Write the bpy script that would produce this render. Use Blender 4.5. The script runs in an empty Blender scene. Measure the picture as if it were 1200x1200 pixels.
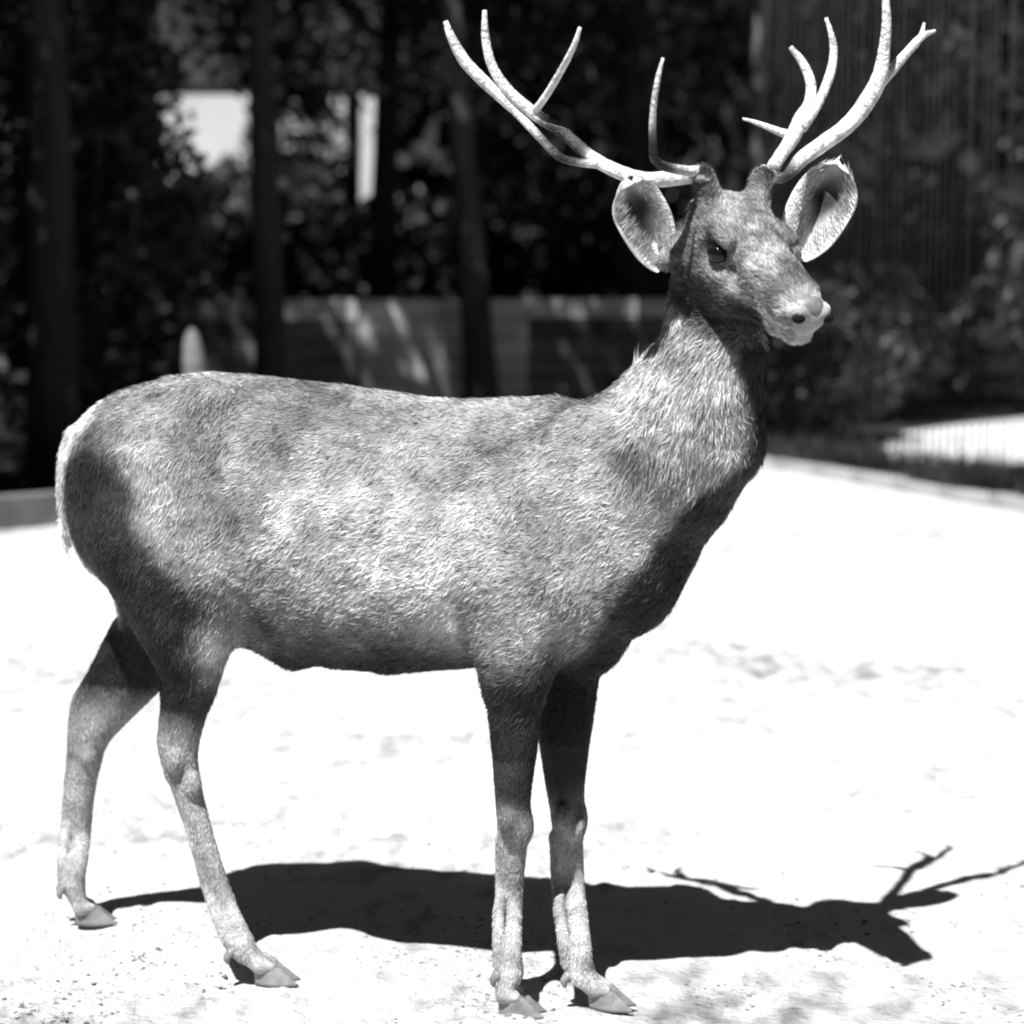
import bpy, math, random
import numpy as np
from mathutils import Vector, Matrix
random.seed(7); rng = np.random.default_rng(7)
S = bpy.context.scene; COL = S.collection
PI = math.pi

# ------------------------------------------------------------------ camera, world, sun, exposure
FPX, HC, PITCH = 2470.0, 1.30, math.atan(270/2470)
cam = bpy.data.cameras.new('camera'); camo = bpy.data.objects.new('camera', cam); COL.objects.link(camo)
camo.location = (0, 0, HC); camo.rotation_euler = (PI/2 - PITCH, 0, 0)
cam.sensor_width = 36; cam.lens = 36*FPX/1200; cam.clip_end = 2000
cam.dof.use_dof = True; cam.dof.focus_distance = 3.72; cam.dof.aperture_fstop = 2.6
S.camera = camo
SUN = Vector((-.24, -.45, 1)).normalized()
SUN_EL = math.asin(SUN.z); SUN_AZ = math.atan2(SUN.x, SUN.y)
world = bpy.data.worlds.new('World'); S.world = world; world.use_nodes = True
wn = world.node_tree; wn.nodes.clear()
sky = wn.nodes.new('ShaderNodeTexSky'); sky.sky_type = 'NISHITA'; sky.sun_disc = False
sky.air_density = .45; sky.dust_density = .2; sky.sun_elevation = SUN_EL; sky.sun_rotation = SUN_AZ
bw = wn.nodes.new('ShaderNodeRGBToBW'); bg = wn.nodes.new('ShaderNodeBackground'); wo = wn.nodes.new('ShaderNodeOutputWorld')
bg.inputs['Strength'].default_value = 0.05
wn.links.new(sky.outputs[0], bw.inputs[0]); wn.links.new(bw.outputs[0], bg.inputs[0]); wn.links.new(bg.outputs[0], wo.inputs[0])
sl = bpy.data.lights.new('sun', 'SUN'); sl.energy = 5.0; sl.angle = math.radians(.5)
so = bpy.data.objects.new('sun', sl); COL.objects.link(so)
so.rotation_euler = SUN.to_track_quat('Z', 'Y').to_euler(); so.location = (-3, -4, 12)
S.view_settings.view_transform = 'Standard'; S.view_settings.look = 'None'
S.view_settings.exposure = 0.90; S.view_settings.gamma = 1; S.view_settings.use_curve_mapping = False
S.render.engine = 'CYCLES'
S.cycles.pixel_filter_type = 'BLACKMAN_HARRIS'; S.cycles.filter_width = 2.1
S.cycles.max_bounces = 6; S.cycles.diffuse_bounces = 3

# ------------------------------------------------------------------ measuring helpers
CT, ST = math.cos(PITCH), math.sin(PITCH)
def at(px, py, Y):
    xc, yc = (px-600)/FPX, (600-py)/FPX
    t = Y/(CT + yc*ST)
    return np.array([xc*t, Y, HC + t*(-ST + yc*CT)])
def on_ground(px, py):
    xc, yc = (px-600)/FPX, (600-py)/FPX
    t = -HC/(-ST + yc*CT)
    return np.array([xc*t, t*(CT + yc*ST), 0.0])
def unit(v): v = np.asarray(v, float); return v/np.linalg.norm(v)

# value noise in numpy
def hash3(i, j, k, seed=0):
    h = (i*374761393 + j*668265263 + k*2147483647 + seed*974711) & 0xffffffff
    h = ((h ^ (h >> 13))*1274126177) & 0xffffffff
    return ((h ^ (h >> 16)) & 0xffff)/65535.0
def vnoise(P, scale, seed=0):
    Q = np.asarray(P)*scale; I = np.floor(Q).astype(np.int64); f = Q-I; f = f*f*(3-2*f); r = 0
    for a in (0, 1):
        for b in (0, 1):
            for c in (0, 1):
                w = (f[:, 0] if a else 1-f[:, 0])*(f[:, 1] if b else 1-f[:, 1])*(f[:, 2] if c else 1-f[:, 2])
                r = r + w*hash3(I[:, 0]+a, I[:, 1]+b, I[:, 2]+c, seed)
    return r
def sstep(a, b, x):
    t = np.clip((x-a)/(b-a), 0, 1); return t*t*(3-2*t)

# ------------------------------------------------------------------ object helpers
def mesh_obj(name, V, F, mat=None, parent=None, smooth=True):
    """V (n,3), F list/array of equal-size or mixed faces"""
    me = bpy.data.meshes.new(name)
    V = np.asarray(V, np.float32)
    if isinstance(F, np.ndarray):
        n, k = F.shape
        me.vertices.add(len(V)); me.vertices.foreach_set('co', V.ravel())
        me.loops.add(n*k); me.loops.foreach_set('vertex_index', F.astype(np.int32).ravel())
        me.polygons.add(n); me.polygons.foreach_set('loop_start', np.arange(0, n*k, k, dtype=np.int32))
        me.update(calc_edges=True)
    else:
        me.from_pydata(V.tolist(), [], F); me.update()
    me.polygons.foreach_set('use_smooth', np.full(len(me.polygons), smooth))
    if mat: me.materials.append(mat)
    o = bpy.data.objects.new(name, me); COL.objects.link(o)
    if parent: o.parent = parent; o.matrix_parent_inverse = parent.matrix_world.inverted() if False else Matrix.Translation(-parent.location) @ Matrix.Identity(4)
    return o
def tag(o, label=None, cat=None, group=None, kind=None):
    for k, v in (('label', label), ('category', cat), ('group', group), ('kind', kind)):
        if v: o[k] = v
    return o
def empty(name, loc, label, cat, group=None):
    o = bpy.data.objects.new(name, None); COL.objects.link(o); o.location = loc
    return tag(o, label, cat, group)
def merge(parts):
    V = []; F = []; n = 0
    for v, f in parts:
        V.append(np.asarray(v)); F += [[i+n for i in q] for q in f]; n += len(v)
    return np.vstack(V), F
def box(c, s, R=None):
    v = np.array([[x, y, z] for x in (-.5, .5) for y in (-.5, .5) for z in (-.5, .5)])*np.array(s)
    if R is not None: v = v @ np.array(R).T
    return v+np.array(c), [[0, 1, 3, 2], [4, 6, 7, 5], [0, 4, 5, 1], [2, 3, 7, 6], [0, 2, 6, 4], [1, 5, 7, 3]]
def spline(pts, n):
    pts = np.asarray(pts, float); P = np.vstack([2*pts[0]-pts[1], pts, 2*pts[-1]-pts[-2]]); out = []
    for i in range(1, len(P)-2):
        for t in np.linspace(0, 1, n, endpoint=False):
            a, b, c, d = P[i-1], P[i], P[i+1], P[i+2]
            out.append(.5*((2*b)+(-a+c)*t+(2*a-5*b+4*c-d)*t*t+(-a+3*b-3*c+d)*t**3))
    out.append(P[-2]); return np.array(out)
def tube(pts, sides=10, n=6, bump=0.0, flat=1.0, thin=1.0):
    """pts rows: x,y,z,r"""
    C = spline(pts, n); C[:, 3] = np.maximum(C[:, 3]*thin, .0008); V = []; F = []
    T = np.gradient(C[:, :3], axis=0); T /= np.linalg.norm(T, axis=1)[:, None]+1e-9
    ref = np.array([0, 0, 1.0]) if abs(T[0][2]) < .9 else np.array([1.0, 0, 0])
    N = unit(np.cross(T[0], ref))
    for i, (c, t) in enumerate(zip(C, T)):
        N = unit(N-t*N.dot(t)); B = np.cross(t, N)
        for k in range(sides):
            a = 2*PI*k/sides
            r = c[3]*(1+bump*(random.random()-.5))
            V.append(c[:3]+r*(math.cos(a)*N+math.sin(a)*flat*B))
    m = len(C)
    for i in range(m-1):
        for k in range(sides):
            F.append([i*sides+k, i*sides+(k+1) % sides, (i+1)*sides+(k+1) % sides, (i+1)*sides+k])
    F.append(list(range(sides))[::-1]); F.append([(m-1)*sides+k for k in range(sides)])
    return np.array(V), F

# ------------------------------------------------------------------ materials (a black and white photograph: greys)
def mat(name, val, rough=.8, var=.25, scale=8, bump=0.0, bscale=40, spec=.3, stretch=None, detail=6, attr=None, island=0.0, trans=0.0):
    m = bpy.data.materials.new(name); m.use_nodes = True; nt = m.node_tree; N = nt.nodes; L = nt.links
    p = N['Principled BSDF']; p.inputs['Roughness'].default_value = rough; p.inputs['Specular IOR Level'].default_value = spec
    tc = N.new('ShaderNodeTexCoord'); mp = N.new('ShaderNodeMapping'); L.new(tc.outputs['Object'], mp.inputs[0])
    if stretch: mp.inputs['Scale'].default_value = stretch
    nz = N.new('ShaderNodeTexNoise'); nz.inputs['Scale'].default_value = scale; nz.inputs['Detail'].default_value = detail
    L.new(mp.outputs[0], nz.inputs['Vector'])
    mr = N.new('ShaderNodeMapRange'); mr.inputs['From Min'].default_value = .3; mr.inputs['From Max'].default_value = .7
    mr.inputs['To Min'].default_value = 1-var; mr.inputs['To Max'].default_value = 1+var
    L.new(nz.outputs[0], mr.inputs[0])
    mul = N.new('ShaderNodeMath'); mul.operation = 'MULTIPLY'; L.new(mr.outputs[0], mul.inputs[0])
    if attr:
        at_ = N.new('ShaderNodeAttribute'); at_.attribute_name = attr; L.new(at_.outputs['Fac'], mul.inputs[1])
    else: mul.inputs[1].default_value = val
    out = mul
    if island:
        g = N.new('ShaderNodeNewGeometry'); r = N.new('ShaderNodeMapRange')
        r.inputs['To Min'].default_value = 1-island; r.inputs['To Max'].default_value = 1+island
        L.new(g.outputs['Random Per Island'], r.inputs[0])
        m2 = N.new('ShaderNodeMath'); m2.operation = 'MULTIPLY'; L.new(mul.outputs[0], m2.inputs[0]); L.new(r.outputs[0], m2.inputs[1]); out = m2
    L.new(out.outputs[0], p.inputs['Base Color'])
    if bump:
        nb = N.new('ShaderNodeTexNoise'); nb.inputs['Scale'].default_value = bscale; nb.inputs['Detail'].default_value = 8
        L.new(mp.outputs[0], nb.inputs['Vector']); b = N.new('ShaderNodeBump'); b.inputs['Distance'].default_value = bump
        L.new(nb.outputs[0], b.inputs['Height']); L.new(b.outputs[0], p.inputs['Normal'])
    m['nodes'] = 1
    return m
M = dict(
    sand=mat('pale_sand', .47, .95, .10, 2.5, .014, 60, .1),
    skin=mat('coat_skin', .2, .8, .25, 30, .002, 300, .2, attr='tone'),
    fur=mat('coat_hair', .2, .5, .22, 14, 0, 0, .22, attr='tone', island=.65),
    antler=mat('antler_bone', .62, .5, .35, 45, .009, 130, .4, attr='tone'),
    hoof=mat('hoof_horn', .22, .4, .3, 40, .001, 200, .5),
    eye=mat('eye_dark', .006, .06, .1, 10, 0, 0, .35),
    hollow=mat('nostril_dark', .01, .9, .1, 10, 0, 0, .1),
    nose=mat('nose_skin', .20, .28, .3, 120, .001, 400, .5),
    earin=mat('ear_inside', .42, .7, .3, 40, .001, 200, .2),
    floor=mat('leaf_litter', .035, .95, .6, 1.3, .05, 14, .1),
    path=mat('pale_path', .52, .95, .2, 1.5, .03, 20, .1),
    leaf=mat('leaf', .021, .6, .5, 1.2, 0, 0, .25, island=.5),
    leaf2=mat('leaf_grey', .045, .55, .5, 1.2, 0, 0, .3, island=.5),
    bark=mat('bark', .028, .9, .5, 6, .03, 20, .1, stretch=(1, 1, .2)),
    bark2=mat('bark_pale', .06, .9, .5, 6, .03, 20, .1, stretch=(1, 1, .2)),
    wood=mat('weathered_wood', .17, .85, .35, 5, .004, 40, .2, stretch=(.3, 1, 4)),
    wood2=mat('pale_wood', .6, .85, .3, 5, .004, 40, .2, stretch=(.3, 1, 4)),
    darkwood=mat('dark_wood', .07, .85, .35, 5, .004, 40, .2),
    wire=mat('wire', .035, .9, .2, 20, 0, 0, .05),
    plaster=mat('whitewash', .6, .9, .12, 1.2, .01, 12, .2),
    roof=mat('roof_tile', .022, .9, .4, 3, .02, 20, .2),
    stone=mat('kerb_stone', .15, .9, .3, 5, .01, 30, .2),
    pale_stone=mat('pale_kerb_stone', .36, .9, .25, 5, .01, 30, .2),
    pebble=mat('pebble', .2, .9, .5, 9, 0, 0, .2, island=.5),
    glass=mat('window_glass', .03, .1, .2, 3, 0, 0, .5),
)

# ------------------------------------------------------------------ ground: one sheet to the horizon
def axis_coords(lo, hi, step, a, b):
    mid = np.arange(lo, hi+1e-6, step); r = []; s = step; x = hi
    while x < b: s *= 1.16; x += s; r.append(x)
    l = []; s = step; x = lo
    while x > a: s *= 1.16; x -= s; l.append(x)
    return np.array(l[::-1]+list(mid)+r)
gx = axis_coords(-1.35, 1.55, .012, -700, 700); gy = axis_coords(3.25, 5.2, .012, -500, 1500)
GX, GY = np.meshgrid(gx, gy, indexing='ij'); G = np.stack([GX.ravel(), GY.ravel(), np.zeros(GX.size)], 1)
def ground_z(P):
    P = np.array(P, float); P[:, 2] = 0
    z = (vnoise(P, 2.3, 1)-.5)*.018 + (vnoise(P, 9, 2)-.5)*.010 + (vnoise(P, 26, 3)-.5)*.007
    c = sstep(.52, .8, vnoise(P, 40, 4))*.008*sstep(.35, .7, vnoise(P, 3, 8))
    far = 1-sstep(6, 14, np.abs(P[:, 1]-3)); side = 1-sstep(4, 10, np.abs(P[:, 0]))
    return (z+c-.004)*np.clip(far*side, 0, 1)
G[:, 2] = ground_z(G)
nx_, ny_ = len(gx), len(gy); I = np.arange(nx_*ny_).reshape(nx_, ny_)
F = np.stack([I[:-1, :-1], I[1:, :-1], I[1:, 1:], I[:-1, 1:]], -1).reshape(-1, 4)
tag(mesh_obj('ground', G, F, M['sand']), kind='structure')
# patches of dirt are part of the sand material
nt = M['sand'].node_tree; N = nt.nodes; L = nt.links; p = N['Principled BSDF']
src = p.inputs['Base Color'].links[0].from_socket
tc = N.new('ShaderNodeTexCoord'); n1 = N.new('ShaderNodeTexNoise'); n1.inputs['Scale'].default_value = 13; n1.inputs['Detail'].default_value = 5
mp = N.new('ShaderNodeMapping'); mp.inputs['Scale'].default_value = (1, .55, 1)
L.new(tc.outputs['Object'], mp.inputs[0]); L.new(mp.outputs[0], n1.inputs['Vector'])
n2 = N.new('ShaderNodeTexNoise'); n2.inputs['Scale'].default_value = .8; n2.inputs['Detail'].default_value = 3; L.new(tc.outputs['Object'], n2.inputs['Vector'])
ad0 = N.new('ShaderNodeMath'); ad0.operation = 'ADD'; L.new(n1.outputs[0], ad0.inputs[0]); L.new(n2.outputs[0], ad0.inputs[1])
sx = N.new('ShaderNodeSeparateXYZ'); L.new(tc.outputs['Object'], sx.inputs[0]); fy_ = N.new('ShaderNodeMapRange')
fy_.inputs['From Min'].default_value = 3.6; fy_.inputs['From Max'].default_value = 4.3; fy_.inputs['To Min'].default_value = .11; fy_.inputs['To Max'].default_value = -.02
L.new(sx.outputs[1], fy_.inputs[0]); ad = N.new('ShaderNodeMath'); ad.operation = 'ADD'; L.new(ad0.outputs[0], ad.inputs[0]); L.new(fy_.outputs[0], ad.inputs[1])
mr = N.new('ShaderNodeMapRange'); mr.inputs['From Min'].default_value = 1.05; mr.inputs['From Max'].default_value = 1.34
mr.inputs['To Min'].default_value = 1.0; mr.inputs['To Max'].default_value = .32
L.new(ad.outputs[0], mr.inputs[0]); mu = N.new('ShaderNodeMath'); mu.operation = 'MULTIPLY'
L.new(src, mu.inputs[0]); L.new(mr.outputs[0], mu.inputs[1]); L.new(mu.outputs[0], p.inputs['Base Color'])

# ------------------------------------------------------------------ the deer
# body frame
YAW = math.radians(15); BD = np.array([math.cos(YAW), -math.sin(YAW), 0]); BN = np.array([math.sin(YAW), math.cos(YAW), 0])
O0 = np.array([.06, 3.84, 0.0])
def axis_depth(px):   # depth of the body's centre plane under a pixel column
    m = (px-600)/FPX; # x = m*Y ; (x-.06)*BN.x+(Y-3.84)*BN.y=0
    return (.06*BN[0]+3.84*BN[1])/(m*BN[0]+BN[1])
H = .0046
LO = np.array([-.98, 3.26, .02]); HI = np.array([.56, 4.46, 1.50])
NG = np.ceil((HI-LO)/H).astype(int)+1
GRID = np.full(NG, .12, np.float32)
ax = [LO[i]+H*np.arange(NG[i]) for i in range(3)]
def region(lo, hi, pad):
    a = np.clip(np.floor((np.asarray(lo)-pad-LO)/H).astype(int), 0, NG-1); b = np.clip(np.ceil((np.asarray(hi)+pad-LO)/H).astype(int)+1, 1, NG)
    sl_ = tuple(slice(a[i], b[i]) for i in range(3))
    X, Y, Z = np.meshgrid(ax[0][sl_[0]], ax[1][sl_[1]], ax[2][sl_[2]], indexing='ij', sparse=True)
    return sl_, X.astype(np.float32), Y.astype(np.float32), Z.astype(np.float32)
def blend(sl_, d, k, sub=False):
    a = GRID[sl_]
    if sub:
        d = -d; h = np.maximum(k-np.abs(a-d), 0)/k; GRID[sl_] = np.maximum(a, d)+h*h*k*.25
    else:
        h = np.maximum(k-np.abs(a-d), 0)/k; GRID[sl_] = np.minimum(a, d)-h*h*k*.25
def cone(a, ra, b, rb, k=.02, flat=None, sub=False):
    """round cone; flat=(axis, factor) squeezes across that axis (factor<1 thinner)"""
    a = np.asarray(a, float); b = np.asarray(b, float); r = max(ra, rb)
    s_, X, Y, Z = region(np.minimum(a, b)-r, np.maximum(a, b)+r, .05+k)
    ab = b-a; L2 = ab.dot(ab)+1e-9
    t = np.clip(((X-a[0])*ab[0]+(Y-a[1])*ab[1]+(Z-a[2])*ab[2])/L2, 0, 1)
    dx, dy, dz = X-a[0]-t*ab[0], Y-a[1]-t*ab[1], Z-a[2]-t*ab[2]
    q = dx*dx+dy*dy+dz*dz
    if flat is not None:
        w, f = flat; g = dx*w[0]+dy*w[1]+dz*w[2]; q = q+g*g*(1/f**2-1)
    d = np.sqrt(q)-(ra+(rb-ra)*t)
    if flat is not None: d = d*min(1, (flat[1]+1)/2)
    blend(s_, d.astype(np.float32), k, sub)
def ell(c, ax3, rr, k=.03, sub=False):
    c = np.asarray(c, float); r = max(rr)
    s_, X, Y, Z = region(c-r, c+r, .05+k)
    dx, dy, dz = X-c[0], Y-c[1], Z-c[2]; q0 = 0; q1 = 0
    for v, q in zip(ax3, rr):
        g = dx*v[0]+dy*v[1]+dz*v[2]; q0 = q0+(g/q)**2; q1 = q1+(g/q**2)**2
    k0 = np.sqrt(q0); d = k0*(k0-1)/np.sqrt(q1+1e-9)
    blend(s_, d.astype(np.float32), k, sub)
def chain(pts, k=.02, flat=None, world=False):
    rows = np.array([list(p_[:3] if world else at(*p_[:3]))+[p_[3]] for p_ in pts]); C = spline(rows, 4)
    r = C[:, 3].max(); s_, X, Y, Z = region(C[:, :3].min(0)-r, C[:, :3].max(0)+r, .05+k); D = None
    for p_, q_ in zip(C[:-1], C[1:]):
        a, b, ra, rb = p_[:3], q_[:3], p_[3], q_[3]; ab = b-a; L2 = ab.dot(ab)+1e-9
        t = np.clip(((X-a[0])*ab[0]+(Y-a[1])*ab[1]+(Z-a[2])*ab[2])/L2, 0, 1)
        dx, dy, dz = X-a[0]-t*ab[0], Y-a[1]-t*ab[1], Z-a[2]-t*ab[2]; q = dx*dx+dy*dy+dz*dz
        if flat is not None: w, f = flat; g = dx*w[0]+dy*w[1]+dz*w[2]; q = q+g*g*(1/f**2-1)
        d = np.sqrt(q)-(ra+(rb-ra)*t); d = d if flat is None else d*(flat[1]+1)/2
        D = d if D is None else np.minimum(D, d)
    blend(s_, D.astype(np.float32), k)
BZ = np.array([0, 0, 1.0]); BODY = (BD, BN, BZ)

# trunk: lofted profile (pixel column, top, bottom, half-width)
prof = [(88, 515, 630, .060), (110, 490, 668, .100), (150, 461, 700, .138), (200, 440, 712, .162), (250, 437, 722, .172), (300, 440, 738, .180),
        (350, 446, 770, .198), (400, 452, 781, .208), (450, 459, 784, .211), (500, 466, 783, .207), (550, 469, 780, .197), (600, 466, 776, .182),
        (650, 464, 768, .168), (700, 474, 752, .150), (745, 495, 722, .120)]
pu, pt, pb, pw = [], [], [], []
for px, t_, b_, w_ in prof:
    Y = axis_depth(px); T_ = at(px, t_, Y); B_ = at(px, b_, Y)
    pu.append((T_-O0).dot(BD)); pt.append(T_[2]); pb.append(B_[2]); pw.append(w_)
pu, pt, pb, pw = map(np.array, (pu, pt, pb, pw))
s_, X, Y, Z = region((-.95, 3.5, .3), (.4, 4.4, 1.2), .04)
U = (X-O0[0])*BD[0]+(Y-O0[1])*BD[1]; Vv = (X-O0[0])*BN[0]+(Y-O0[1])*BN[1]
Tt = np.interp(U, pu, pt); Bb = np.interp(U, pu, pb); Wd = np.interp(U, pu, pw)
cz = (Tt+Bb)/2-.0; hz = (Tt-Bb)/2; v_ = (Z-cz)/hz
wz = Wd*(1-.10*np.clip(v_, -1, 1)-.06*np.clip(v_, 0, 1)**2)
q = (np.abs(Vv/wz)**2.15+np.abs(v_)**2.15)**(1/2.15)
d = (q-1)*np.minimum(wz, hz)
over = np.maximum(pu[0]-U, U-pu[-1]); d = np.where(over > 0, np.sqrt(np.maximum(d, 0)**2+over**2)+np.minimum(d, 0)*0+0*over, d)
d = np.where((over > 0) & (d < over), over, d)
blend(s_, d.astype(np.float32), .03)
del X, Y, Z, U, Vv, Tt, Bb, Wd, cz, hz, v_, wz, q, d, over
def bp(px, py, off):     # point at a lateral offset from the body's centre plane
    Y0 = axis_depth(px); p_ = at(px, py, Y0+off/BN[1]); return p_
# rump, haunch, shoulder masses
ell(bp(160, 560, 0), BODY, (.135, .115, .150), .05)
for s in (-1, 1):
    ell(bp(190+(s+1)*8, 575, s*.085), (unit(BD*.86-BZ*.5), BN, unit(BD*.5+BZ*.86)), (.150, .082, .185), .05)
    ell(bp(225, 665, s*.100), (unit(BD*.6-BZ*.8), BN, unit(BD*.8+BZ*.6)), (.100, .040, .070), .06)
    # pin bone, point of hip
    ell(bp(235, 470, s*.115), BODY, (.05, .03, .035), .05)
    # shoulder blade and upper arm
    ell(bp(655, 590, s*.115), (unit(BD*.35+BZ*.94), BN, unit(BD*.94-BZ*.35)), (.185, .062, .085), .045)
    ell(bp(655, 690, s*.105), (unit(BD*-.6+BZ*.8), BN, unit(BD*.8+BZ*.6)), (.110, .062, .075), .045)
    ell(bp(715, 640, s*.085), BODY, (.085, .062, .085), .05)
for s in (-1, 1):
    ell(bp(318, 530, s*.232), BODY, (.060, .034, .055), .05, sub=True)
    ell(bp(590, 655, s*.232), (unit(BD*.25+BZ*.97), BN, unit(BD*.97-BZ*.25)), (.110, .032, .030), .05, sub=True)
# belly fold towards the stifle
cone(bp(255, 715, -.09), .03, bp(340, 765, -.05), .025, .05); cone(bp(255, 715, .09), .03, bp(340, 765, .05), .025, .05)
# neck and breast
nk = [(735, 600, 3.78, .150), (768, 545, 3.74, .138), (800, 500, 3.70, .119), (820, 450, 3.67, .094), (829, 400, 3.65, .078), (834, 345, 3.65, .072), (843, 295, 3.66, .066)]
chain(nk, .035)
ell(at(786, 552, 3.71), (unit(BD*.6-BZ*.8), BN, unit(BD*.8+BZ*.6)), (.12, .096, .100), .05)
ell(at(742, 668, 3.74), BODY, (.085, .095, .115), .05)
cone(at(858, 410, 3.62), .055, at(845, 520, 3.66), .075, .04)
cone(at(722, 492, 3.80), .040, at(782, 445, 3.70), .050, .05)

ell(at(690, 735, 3.83), (BD, BN, BZ), (.070, .07, .09), .07)
# head frame
HO = at(846, 262, 3.625)
HF = unit((.405, -.76, -.485)); HL = unit(np.cross(HF, BZ)); HL = HL if HL[0] > 0 else -HL
HU = np.cross(HL, HF); HU = HU if HU[2] > 0 else -HU
HEAD = (HF, HL, HU)
def hp(a, b, c): return HO+a*HF+b*HL+c*HU
ell(hp(.045, 0, -.010), HEAD, (.090, .080, .068), .03)
ell(hp(.015, 0, .020), HEAD, (.05, .070, .032), .03)
cone(hp(.08, 0, -.014), .062, hp(.235, 0, -.020), .038, .03)
cone(hp(.09, 0, .010), .044, hp(.25, 0, .000), .028, .03)
ell(hp(.268, 0, -.016), HEAD, (.048, .039, .034), .02)
cone(hp(.05, 0, -.064), .048, hp(.235, 0, -.054), .025, .03)
for s in (-1, 1):
    cone(hp(.030, s*.044, -.062), .042, hp(.13, s*.032, -.066), .030, .03)     # cheek
    ell(hp(.090, s*.064, .029), HEAD, (.038, .016, .013), .014)                 # brow
    ell(hp(.100, s*.076, -.002), HEAD, (.026, .014, .017), .012, sub=True)      # socket
    ell(hp(.106, s*.062, -.034), HEAD, (.034, .009, .009), .012)                # under the eye
    ell(hp(.146, s*.056, -.014), HEAD, (.014, .008, .007), .008, sub=True)      # tear gland
    cone(hp(.165, s*.040, .004), .010, hp(.25, s*.022, .010), .008, .02)        # nasal ridge
    cone(hp(.020, s*.042, .040), .022, hp(-.008, s*.062, .084), .0175, .018)    # pedicle
    cone(hp(-.004, s*.060, -.030), .030, at(*((783, 306, 3.575) if s < 0 else (928, 294, 3.69))), .017, .02)   # ear root
    ell(hp(.298, s*.023, -.002), HEAD, (.017, .014, .014), .010)                # nostril wing
    ell(hp(.318, s*.027, -.006), HEAD, (.012, .0080, .0075), .004, sub=True)    # nostril
    cone(hp(.306, s*.014, -.040), .0035, hp(.230, s*.044, -.046), .003, .006, sub=True)  # mouth
ell(hp(.278, 0, -.052), HEAD, (.028, .026, .014), .012)                         # chin

# legs
NEARD, FARD = None, None
feet = {}
def foot(tip, fet, rf, name):
    """pastern and toes; tip on ground (px), fet = fetlock centre world"""
    T_ = on_ground(*tip); dirh = T_-fet; dirh[2] = 0; dirh = unit(dirh); lat = np.cross(BZ, dirh)
    for s in (-1, 1):
        heel = T_-dirh*.074+lat*s*.013+BZ*.038
        cone(fet+lat*s*.007-BZ*.006, rf*.78, heel, .0148, .012)
        cone(heel, .0148, T_-dirh*.052+lat*s*.016+BZ*.036, .0105, .008)
    feet[name] = (T_, dirh, lat, fet)
nf, ff, nh, fh = on_ground(640, 1190)[1], on_ground(745, 1181)[1], on_ground(352, 1152)[1], on_ground(138, 1080)[1]
flatn = (BN, .82)
# near fore
cone(at(628, 690, 3.745), .075, at(605, 795, 3.72), .050, .07)
cone(at(590, 750, 3.74), .035, at(602, 800, 3.72), .045, .05)
chain([(612, 745, 3.73, .062), (603, 800, 3.715, .053), (603, 865, 3.715, .0435), (601, 930, 3.72, .033), (602, 965, 3.725, .030), (601, 1000, 3.73, .0245),
       (601, 1060, 3.735, .0170), (600, 1110, nf+.01, .0175), (598, 1135, nf+.01, .0235)], .016, flatn)
ell(at(606, 968, 3.722), (BZ, BD, BN), (.036, .030, .027), .012)
foot((640, 1190), at(598, 1137, nf+.01), .0235, 'near_fore')
# far fore
chain([(672, 720, 3.86, .072), (668, 790, 3.86, .056), (662, 850, 3.86, .051), (662, 910, 3.855, .039), (665, 955, 3.85, .031), (667, 990, 3.845, .0265),
       (674, 1050, 3.83, .0195), (680, 1110, ff+.01, .0195), (680, 1136, ff+.01, .0265)], .016, flatn)
ell(at(669, 960, 3.842), (BZ, BD, BN), (.038, .031, .028), .012)
foot((745, 1183), at(681, 1138, ff+.01), .0255, 'far_fore')
# near hind: thigh, gaskin, hock, cannon
Yn = 3.90
chain([(165, 560, 3.90, .120), (176, 630, 3.88, .112), (200, 690, 3.88, .099), (212, 730, 3.885, .086), (219, 768, 3.895, .066), (222, 805, 3.90, .047)], .06, (BN, .7))
chain([(232, 735, 3.905, .066), (228, 785, 3.905, .050), (220, 840, 3.91, .034), (215, 880, 3.915, .028), (217, 915, 3.915, .029), (229, 955, 3.91, .0245),
       (249, 1010, 3.905, .0175), (270, 1070, 3.90, .0180), (283, 1107, nh, .0245)], .018, (BN, .85))
chain([(205, 760, 3.93, .040), (198, 820, 3.925, .016), (193, 868, 3.92, .0150), (205, 905, 3.918, .020)], .012)
foot((352, 1152), at(285, 1110, nh), .0235, 'near_hind')
# far hind
chain([(170, 600, 4.08, .115), (182, 665, 4.09, .098), (185, 720, 4.12, .078), (168, 780, 4.14, .056), (140, 825, 4.16, .038), (112, 862, 4.18, .030), (101, 895, 4.20, .030), (96, 930, 4.21, .0265),
       (95, 980, 4.22, .0195), (90, 1015, fh-.02, .0205), (84, 1032, fh-.02, .0265)], .018, (BN, .85))
chain([(150, 745, 4.14, .035), (112, 790, 4.16, .014), (92, 825, 4.18, .0150), (92, 875, 4.195, .022)], .012)
foot((138, 1080), at(86, 1035, fh-.02), .025, 'far_hind')
chain([(160, 745, 4.14, .050), (138, 785, 4.15, .044), (116, 825, 4.17, .036), (102, 860, 4.19, .030)], .02, (BN, .6))
chain([(588, 985, 3.73, .012), (586, 1040, 3.74, .0095), (584, 1095, nf+.015, .0105), (587, 1128, nf+.01, .015)], .006)
chain([(651, 980, 3.85, .013), (653, 1040, 3.835, .0105), (660, 1095, ff+.015, .0115), (667, 1128, ff+.01, .016)], .006)
chain([(207, 915, 3.92, .012), (228, 990, 3.91, .0095), (250, 1065, 3.905, .0105), (270, 1103, nh, .015)], .006)
chain([(86, 880, 4.2, .013), (77, 960, 4.23, .0105), (74, 1005, fh-.02, .0115), (76, 1028, fh-.02, .016)], .006)
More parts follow.
